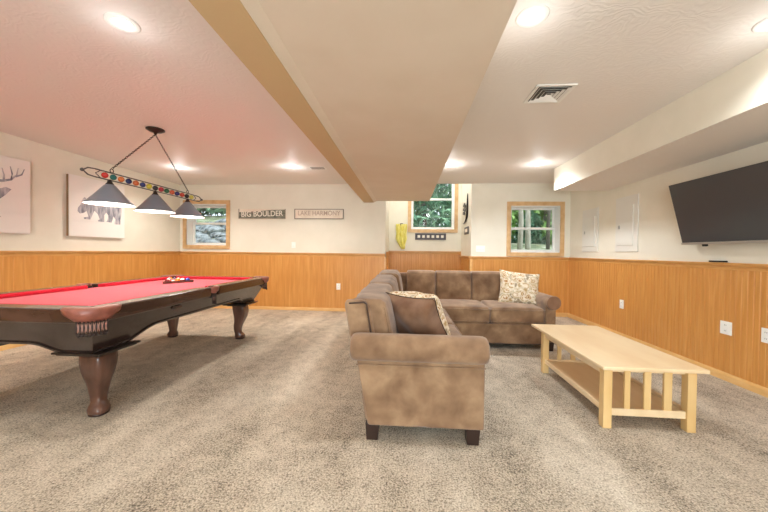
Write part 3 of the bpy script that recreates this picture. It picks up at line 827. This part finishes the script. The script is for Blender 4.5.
# bases
def wedge(x, y, z, x_in=-.33):
    # back slopes inwards toward the floor
    return (x + (max(0, .55-z))*.16*(1 if x < -.2 else 0), y, z)
m = MB(); m.rbox(((X0+.47)/2, (2.1+Y1)/2, .20), ((.47-X0)/2, (Y1-2.1)/2+.05, .10), .02, fn=wedge); m.build('base', SU, SF)
m = MB(); m.rbox(((X0+1.75)/2, (4.065+YF2)/2, .195), ((1.75-X0)/2, (YF2-4.065)/2, .125), .02, inner=14, fn=wedge); m.build('base', SU, SF)
m = MB(); m.box(-.2, .42, 2.1, 4.85, .085, .10); m.box(.4, 1.7, 4.1, 4.9, .06, .08); m.build('dust_cover', M['dark_under'], SF)
# seat cushions
def seat(x0, x1, y0, y1, front):
    m = MB(); c = ((x0+x1)/2, (y0+y1)/2, .42); h = ((x1-x0)/2-.004, (y1-y0)/2-.004, .095)
    m.rbox(c, h, .04, (.006,.006,.028), fn=None); o = m.build('seat_cushion', SU, SF)
    # piping around upper and lower seams
    for dz in (.076, -.07):
        pts = []
        a, b = h[0]+.003, h[1]+.003; rr = .035
        for (sx, sy, st) in ((1,-1,-pi/2),(1,1,0),(-1,1,pi/2),(-1,-1,pi)):
            for q in range(5):
                an = st+q*pi/8
                pts.append((c[0]+sx*(a-rr)+rr*cos(an), c[1]+sy*(b-rr)+rr*sin(an), c[2]+dz))
        pts.append(pts[0]); m = MB(); m.tube(pts, .0045, 6); m.build('piping', SU, o)
seat(-.14, .475, 2.16, 3.10, 0); seat(-.14, .475, 3.10, 4.04, 0)
seat(-.14, .37, 4.04, 4.72, 0)
seat(.37, 1.05, 4.045, 4.72, 0); seat(1.05, 1.71, 4.045, 4.72, 0)
# back: outer frame + back cushions leaning outwards
def leanx(x, y, z): return (x-.17*max(0, z-.45) + (0 if x > -.2 else 0), y, z)
def leanx_b(x, y, z):
    k = .16*max(0, .55-z); return (x-.17*max(0, z-.45)+(k if x < -.2 else 0), y, z)
def leany(x, y, z): return (x, y+.17*max(0, z-.45), z)
m = MB(); m.rbox((-.248, (2.13+YF2)/2, .52), (.075, (YF2-2.13)/2, .33), .035, (0,0,.0), inner=10, fn=lambda x,y,z: leanx_b(x,y,z+ .05*max(0,(y-2.2)/2.8)*max(0,z-.4)*2)); m.build('back_frame', SU, SF)
m = MB(); m.rbox(((-.33+1.68)/2, YF2-.05, .54), ((1.68+.33)/2, .075, .34), .035, inner=14, fn=leany); m.build('back_frame', SU, SF)
def backc(c, h, fn, seam=None):
    m = MB(); m.rbox(c, h, .035, (.03,.003,.010) if fn is leanx or fn is lx2 else (.008,.035,.018), fn=fn); o = m.build('back_cushion', SU, SF); return o
def lx2(x, y, z):
    z2 = z+.05*max(0,(y-2.2)/2.8)*max(0,z-.5)*3
    return leanx(x + .014*sin(y*34)*max(0, z-.6)*3, y, z2)
by = [2.15, 3.10, 4.05]
for a, b in zip(by, by[1:]):
    o = backc((-.185, (a+b)/2, .67), (.115, (b-a)/2-.003, .205), lx2)
    # piping along the end seam
    for yy in (a+.012, b-.012):
        pts = []
        for q in range(13):
            t_ = q/12
            if t_ < .75: z = .46+.36*t_/.75; x = -.075
            else: s = (t_-.75)/.25; x = -.075-.2*s; z = .82+.055*sin(s*pi*.5)
            pts.append(lx2(x, yy, z))
        m = MB(); m.tube(pts, .005, 6); m.build('piping', SU, o)
backc((-.16, 4.40, .68), (.12, .34, .205), lx2)
bxs = [.0, .43, .95, 1.47]
def ly2(x, y, z): 
    return leany(x, y, z-.0*x)
for a, b in zip(bxs, bxs[1:]):
    m = MB(); m.rbox(((a+b)/2, 4.81, .705), ((b-a)/2-.001, .115, .215), .03, (.001,.022,.008), fn=ly2); m.build('back_cushion', SU, SF)
m = MB(); m.rbox((1.56, 4.81, .63), (.10, .11, .17), .05, (.006,.03,.016), fn=ly2); m.build('back_wing', SU, SF)
# near-end panel of the back (between arm and back, seen from camera)
m = MB(); m.rbox((-.272, 2.155, .70), (.080, .035, .165), .03, (0,.012,.01), fn=leanx_b); o = m.build('back_end_panel', SU, SF)
m = MB(); m.tube([leanx_b(-.198+.0*k, 2.118, .54+.31*k/8) for k in range(9)]+[leanx_b(-.215-.02*k, 2.122, .862-.002*k) for k in range(6)], .006, 6); m.build('piping', M['pipe'], o)
# arms
def arm_profile(n=26, R=.098, zc=.592, pin=.075, pout=-.055, zb=.105):
    """(u,z): u = outward negative"""
    pts = [(pout, zb), (pout, .30), (pout-.004, .46)]
    a0 = radians(222); a1 = radians(-32)
    for i in range(n+1):
        a = a0+(a1-a0)*i/n; pts.append((-.005+R*cos(a), zc+R*sin(a)))
    pts += [(pin, .46), (pin, .30), (pin, zb)]
    return pts
def arm(name, axis, c, t0, t1, outward, slope=0):
    """roll on top of a recessed side panel"""
    def place(tt, u, z): return (tt, c-outward*u, z) if axis == 'x' else (c-outward*u, tt, z)
    m = MB(); R_ = .090; zc = .587; rings = []
    n = 32; cu = -.008
    for t_, k in ((t0, .35), (t0+.002, .72), (t0+.010, .88), (t0+.028, .97), (t0+.055, 1), *[(t0+.055+(t1-t0-.11)*q/10, 1+.012*sin(q*2.1)) for q in range(1, 10)], (t1-.055, 1), (t1-.028, .97), (t1-.010, .88), (t1-.002, .72), (t1, .35)):
        rings.append([place(t_, cu+R_*k*cos(2*pi*i/n), zc+R_*k*(1.0 if sin(2*pi*i/n) > 0 else .95)*sin(2*pi*i/n)) for i in range(n)])
    m.loft(rings); o = m.build(name, SU, SF)
    m = MB(); a, b = t0+.035, t1-.022
    def fn(x, y, z):
        if slope:
            tt = x if axis == 'x' else y
            if tt < (a+b)/2: x = x+slope*max(0, .55-z)
        return (x, y, z)
    if axis == 'x': m.rbox(((a+b)/2, c+.012, .335), ((b-a)/2, .062, .235), .018, inner=10, fn=fn)
    else: m.rbox((c-.012, (a+b)/2, .325), (.062, (b-a)/2, .225 if False else .235), .018, inner=10)
    m.build('arm_panel', SU, SF)
    return o
a1_ = arm('arm', 'x', 2.045, -.352, .512, -1, slope=.18)
a2_ = arm('arm', 'y', 1.785, 4.02, 4.90, 1)
m = MB(); m.lathe([(.001,0),(.07,0),(.082,.004),(.086,.012)], (0,0,0), 28)
m.v = [(1.793+v[0], 4.024-.006+v[2], .597+v[1]) for v in m.v]; m.build('scroll_panel', M['brownpillow'], a2_)
# seam under the roll of the near arm
m = MB(); m.tube([(-.31+k*.1, 1.985-.0, .492) for k in range(9)], .004, 6); m.build('seam', SU, a1_)
# legs
def leg(cx, cy):
    m = MB(); r0, r1 = .043, .036
    m.loft([[(cx+a*r, cy+b*r, z) for a, b in ((-1,-1),(1,-1),(1,1),(-1,1))] for r, z in ((r1, 0), (r0, .11))], smooth=False)
    m.build('leg', M['espresso'], SF, bevel=.003)
for p in ((-.208,2.05),(.425,2.05),(1.77,4.09),(1.77,4.86),(-.2,4.86),(.44,4.12)): leg(*p)

# ------------------------------------------------------------------ pillows
def pillow(name, label, mats, S, th, loc, Mrot, two=False):
    t = thing(name, label, 'pillow', loc); t.rotation_euler = Mrot.to_euler()
    n = 22
    def surf(sg):
        vs = []; 
        for j in range(n+1):
            for i in range(n+1):
                u, v = i/n*2-1, j/n*2-1
                pin = 1-.10*(1-abs(u)**2)*abs(v)**3; pin2 = 1-.10*(1-abs(v)**2)*abs(u)**3
                x = u*S*pin2; z = v*S*pin
                e = max(0, (1-u**4)*(1-v**4)); y = sg*th*(e**.55)*(1+.06*sin(7*u+3*v)) 
                vs.append((x, y, z))
        fs = [(j*(n+1)+i, j*(n+1)+i+1, (j+1)*(n+1)+i+1, (j+1)*(n+1)+i) for j in range(n) for i in range(n)]
        return vs, fs
    for sg, mt, nm in ((-1, mats[0], 'pillow_back' if two else 'pillow_front'), (1, mats[1], 'pillow_front' if two else 'pillow_back')):
        vs, fs = surf(sg); m = MB(); m.add(vs, fs, 0, True); m.build(nm, mt, t)
    pts = []
    for k in range(4*n+1):
        s = k % (4*n); e, q = divmod(s, n); q = q/n*2-1
        u, v = [(q,-1),(1,q),(-q,1),(-1,-q)][e]
        pin = 1-.10*(1-abs(u)**2)*abs(v)**3; pin2 = 1-.10*(1-abs(v)**2)*abs(u)**3
        pts.append((u*S*pin2, 0, v*S*pin))
    m = MB(); m.tube(pts, .004, 6); m.build('piping', mats[2], t)
    return t
Rl = Matrix.Rotation(radians(-38), 3, 'Z') @ Matrix.Rotation(radians(34), 3, 'X')
pillow('throw_pillow', 'throw pillow with brown back and floral front behind the near sofa arm', (M['brownpillow'], M['floral'], M['pipe']), .228, .14, (.095, 2.48, .69), Rl, True)
Rr = Matrix.Rotation(radians(-6), 3, 'Z') @ Matrix.Rotation(radians(-33), 3, 'X') @ Matrix.Rotation(radians(7), 3, 'Y')
pillow('throw_pillow', 'beige floral throw pillow at the right end of the far sofa seat', (M['floral'], M['floral'], M['floral']), .268, .08, (1.545, 4.52, .715), Rr)

# ------------------------------------------------------------------ outside
M['grass'] = nmat('leaf_litter_ground', '#5d6650', '#bdbcae', 2.5, rough=.95, detail=8, c3='#7f8a68')
M['rock'] = nmat('grey_rock', '#3c4346', '#8f9598', 6, rough=.9, bump=.9, bscale=9, bdist=.05)
M['bark'] = nmat('pale_bark', '#8f897c', '#c2bdb0', 7, (1,1,.2), .9, bump=.4, bdist=.03)
M['barkdark'] = nmat('dark_bark', '#4a443b', '#6d665a', 7, (1,1,.2), .9, bump=.4, bdist=.03)
M['leafg'] = nmat('bright_leaves', '#6f9d48', '#b4d486', 2, rough=.6, detail=2)
M['leafd'] = nmat('evergreen_needles', '#3a6650', '#8fb594', 2, rough=.7, detail=2)
def gz(x, y):
    d = max(0, y-6.9); k = 1/(1+math.exp((x+1.5)*.8))   # k=1 left
    return 1.08+d*(.085+.13*k)*(1 if d < 9 else 9/d + .3*(d-9)/d) + .04*sin(x*1.7+y)
m = MB(); nx, ny = 60, 46; vs = []
for j in range(ny+1):
    for i in range(nx+1):
        x = -24+48*i/nx; y = 6.61+34*(j/ny)**1.6
        vs.append((x, y, gz(x, y)))
# leave the alcove free: it stands deeper, its ground starts behind it
fs = []
for j in range(ny):
    for i in range(nx):
        q = (j*(nx+1)+i, j*(nx+1)+i+1, (j+1)*(nx+1)+i+1, (j+1)*(nx+1)+i)
        cx = sum(vs[a][0] for a in q)/4; cy = sum(vs[a][1] for a in q)/4
        if -1.4 < cx < 2.0 and cy < 7.9: continue
        fs.append(q)
m.add(vs, fs, 0, True); g = struct(m.build('ground', M['grass']))
def rock(x, y, s, label):
    m = MB(); rnd = random.Random(int(x*100+y*10)); n, k = 12, 8; rings = []
    for j in range(k+1):
        a = pi*j/k; rings.append([(s*max(.02, sin(a))*cos(2*pi*i/n)*(1+rnd.uniform(-.18,.18))*1.3, s*max(.02, sin(a))*sin(2*pi*i/n)*(1+rnd.uniform(-.18,.18)), -s*.6*cos(a)*(1+rnd.uniform(-.1,.1))) for i in range(n)])
    m.loft(rings, smooth=False); o = m.build('boulder', M['rock'], loc=(x, y, gz(x, y)+s*.15))
    tag(o, label, 'rock', 'boulders on the bank outside the left window')
rr = random.Random(3); cnt = 0
spots = []
for row, y in enumerate((7.5, 8.3, 9.2, 10.4, 11.8)):
    for q in range(5):
        x0_ = -4.15*y/6.33; x = x0_+(q-2)*.26*y/7.5+rr.uniform(-.08,.08)
        spots.append((x, y+rr.uniform(-.2,.2), rr.uniform(.13,.25)*y/8, row, q))
wr_ = ['nearest the glass','second row up the bank','middle of the bank','fourth row up the bank','highest on the bank']
wc_ = ['leftmost','left of centre','central','right of centre','rightmost']
for x, y, s, row, q in spots:
    rock(x, y, s, 'pale grey boulder outside the left window, %s, %s' % (wr_[row], wc_[q]))
def tree(name, label, x, y, h, r, crown=None, leaf=None, bark='bark', n=900, ls=.16, cz=(.35,1.0), cr=1.3, lean=0, group=None, cat='tree'):
    z = gz(x, y)-.1; t = thing(name, label, cat, (x, y, z), 0, group)
    rnd = random.Random(int(x*37+y*11)); m = MB()
    pts = [(lean*k/6+rnd.uniform(-.03,.03), rnd.uniform(-.03,.03), h*k/6) for k in range(7)]
    m.tube(pts, [r*(1-.1*k) for k in range(7)], 9)
    for b in range(7):
        a = rnd.uniform(0, 2*pi); z0 = h*rnd.uniform(.3,.9); L_ = cr*.7
        m.tube([(lean*z0/h,0,z0),(lean*z0/h+L_*.5*cos(a),L_*.5*sin(a),z0+.15),(lean*z0/h+L_*cos(a),L_*sin(a),z0+.4)], [r*.3,r*.2,r*.08], 5)
    m.build('trunk', M[bark], t)
    if leaf:
        m = MB()
        for _ in range(n):
            zz = h*rnd.uniform(*cz); a = rnd.uniform(0, 2*pi)
            if leaf == 'leafd': rad = cr*(1-(zz/h)*.75)*sqrt(rnd.random())
            else: rad = cr*sqrt(rnd.random())*(.6+.4*sin(pi*(zz/h-cz[0])/(cz[1]-cz[0]+.01)))
            c = Vector((rad*cos(a), rad*sin(a), zz)); e = Euler((rnd.uniform(-1.2,1.2), rnd.uniform(-1.2,1.2), rnd.uniform(0,6))).to_matrix()
            s = ls*rnd.uniform(.5,1.2); w_ = .5 if leaf == 'leafg' else .28
            m.add([tuple(c+e@Vector(v)) for v in ((-s,0,0),(0,-s*w_,0.01),(s,0,0),(0,s*w_,.01))], [(0,1,2,3)])
        m.build('foliage', M[leaf], t)
    return t
G = None
# right window
tree('birch_tree', 'pale trunk tree outside the right window, left one by the frame', 3.05, 8.9, 5, .07, group=G)
tree('birch_tree', 'pale trunk tree outside the right window, second from left', 3.52, 9.6, 5, .08, group=G)
tree('leafy_tree', 'bright green leafy tree filling the right half of the right window', 5.5, 13.2, 6, .10, leaf='leafg', n=2600, ls=.2, cz=(.2,1), cr=2.0, group=G)
tree('leafy_tree', 'green leafy tree behind the pale trunks in the right window', 4.9, 15.5, 7, .14, leaf='leafg', n=2200, ls=.22, cz=(.22,1), cr=2.2, group=G)
tree('evergreen_tree', 'dark evergreen deep in the woods of the right window', 7.5, 18, 8, .16, leaf='leafd', bark='barkdark', n=2600, ls=.3, cz=(.08,1), cr=2.6, group=G)
tree('evergreen_tree', 'dark evergreen at the left of the woods in the right window', 4.8, 19.5, 9, .16, leaf='leafd', bark='barkdark', n=2600, ls=.3, cz=(.08,1), cr=2.8, group=G)
tree('bare_tree', 'dark thin trunk by the right edge of the right window', 4.35, 10.2, 5, .06, bark='barkdark', group=G)
# alcove window
tree('evergreen_tree', 'dense dark evergreen close outside the alcove window', .5, 10.5, 6.5, .12, leaf='leafd', bark='barkdark', n=4200, ls=.2, cz=(.05,1), cr=1.6, group=G)
tree('evergreen_tree', 'dark evergreen at the right of the alcove window', 1.9, 12.3, 7.5, .14, leaf='leafd', bark='barkdark', n=3600, ls=.22, cz=(.05,1), cr=1.9, group=G)
tree('leafy_tree', 'bright green leafy tree at the left of the alcove window', -.5, 12.4, 5, .1, leaf='leafg', n=2600, ls=.16, cz=(.15,.9), cr=1.5, group=G)
for i, (x, y, h_) in enumerate(((3.6,13.2,1.7),(4.7,12.6,1.3),(5.6,11.8,1.2),(6.6,12.2,1.6),(4.1,15.2,2.4),(5.9,16.4,2.8),(7.4,15.0,2.4))):
    tree('shrub', ['low green shrub behind the left pale trunk in the right window','low green shrub in the middle of the right window','small green shrub low in the right half of the right window','green shrub at the right jamb of the right window','tall shrub deep between the pale trunks of the right window','tall shrub deep in the centre of the right window','tall shrub deep at the right of the right window'][i], x, y, h_, .04, leaf='leafd' if i % 3 == 1 else 'leafg', bark='barkdark', n=1500, ls=.13, cz=(.02,1), cr=.75+.12*(i > 3), group=G, cat='shrub')
# left window
for i, (x, y) in enumerate(((-10.6,15.5),(-9.0,16.2),(-12.3,16.5),(-10.4,18.5))):
    tree('evergreen_tree', 'dark evergreen at the top of the bank outside the left window, %s' % ['nearest one','rightmost one','leftmost one','one behind the others'][i], x, y, 6, .18, leaf='leafd', bark='barkdark', n=2200, ls=.3, cz=(.05,1), cr=2.2, group=G)

# ------------------------------------------------------------------ daylight
w = bpy.data.worlds.new('World'); sc.world = w; w.use_nodes = True
nt = w.node_tree; bg = nt.nodes['Background']; bg.inputs[0].default_value = (.80,.90,1,1); bg.inputs[1].default_value = 1.2
s = bpy.data.lights.new('sun', 'SUN'); s.energy = 1.8; s.angle = radians(8); s.color = (1,.97,.92)
o = bpy.data.objects.new('sun', s); COL.objects.link(o); o.rotation_euler = (radians(38), radians(12), radians(20))
a = bpy.data.lights.new('slider_fill', 'AREA'); a.shape = 'RECTANGLE'; a.size = 3.2; a.size_y = 2.0; a.energy = 130; a.color = (.86,.93,1)  # added area light outside the unseen slider, fills the room
o = bpy.data.objects.new('slider_fill', a); COL.objects.link(o); o.location = (0, YN-.35, 1.1); o.rotation_euler = (radians(90), 0, 0)

l = bpy.data.lights.new('alcove_fill', 'POINT'); l.energy = 14; l.shadow_soft_size = .1; l.color = (.95,.98,1)  # added unseen lamp that brightens the alcove
o = bpy.data.objects.new('alcove_fill', l); COL.objects.link(o); o.location = (.4, 6.8, 3.1)

# ------------------------------------------------------------------ camera
def Rc(yaw, pitch, roll):
    return (Matrix.Rotation(yaw, 3, 'Z') @ Matrix.Rotation(pitch, 3, 'X') @ Matrix.Rotation(roll, 3, 'Y'))
cam = bpy.data.cameras.new('camera'); cam.sensor_width = 36; cam.lens = 320*36/768; cam.clip_end = 200; cam.clip_start = .05
co = bpy.data.objects.new('camera', cam); COL.objects.link(co)
Rm = Rc(radians(4.1), radians(-.75), radians(-.65)) @ Matrix.Rotation(radians(90), 3, 'X')
co.matrix_world = Matrix.Translation((0,0,1.2)) @ Rm.to_4x4()
sc.camera = co
sc.view_settings.view_transform = 'Standard'; sc.view_settings.look = 'None'; sc.view_settings.gamma = 1
sc.view_settings.use_curve_mapping = False; sc.view_settings.exposure = 1.0
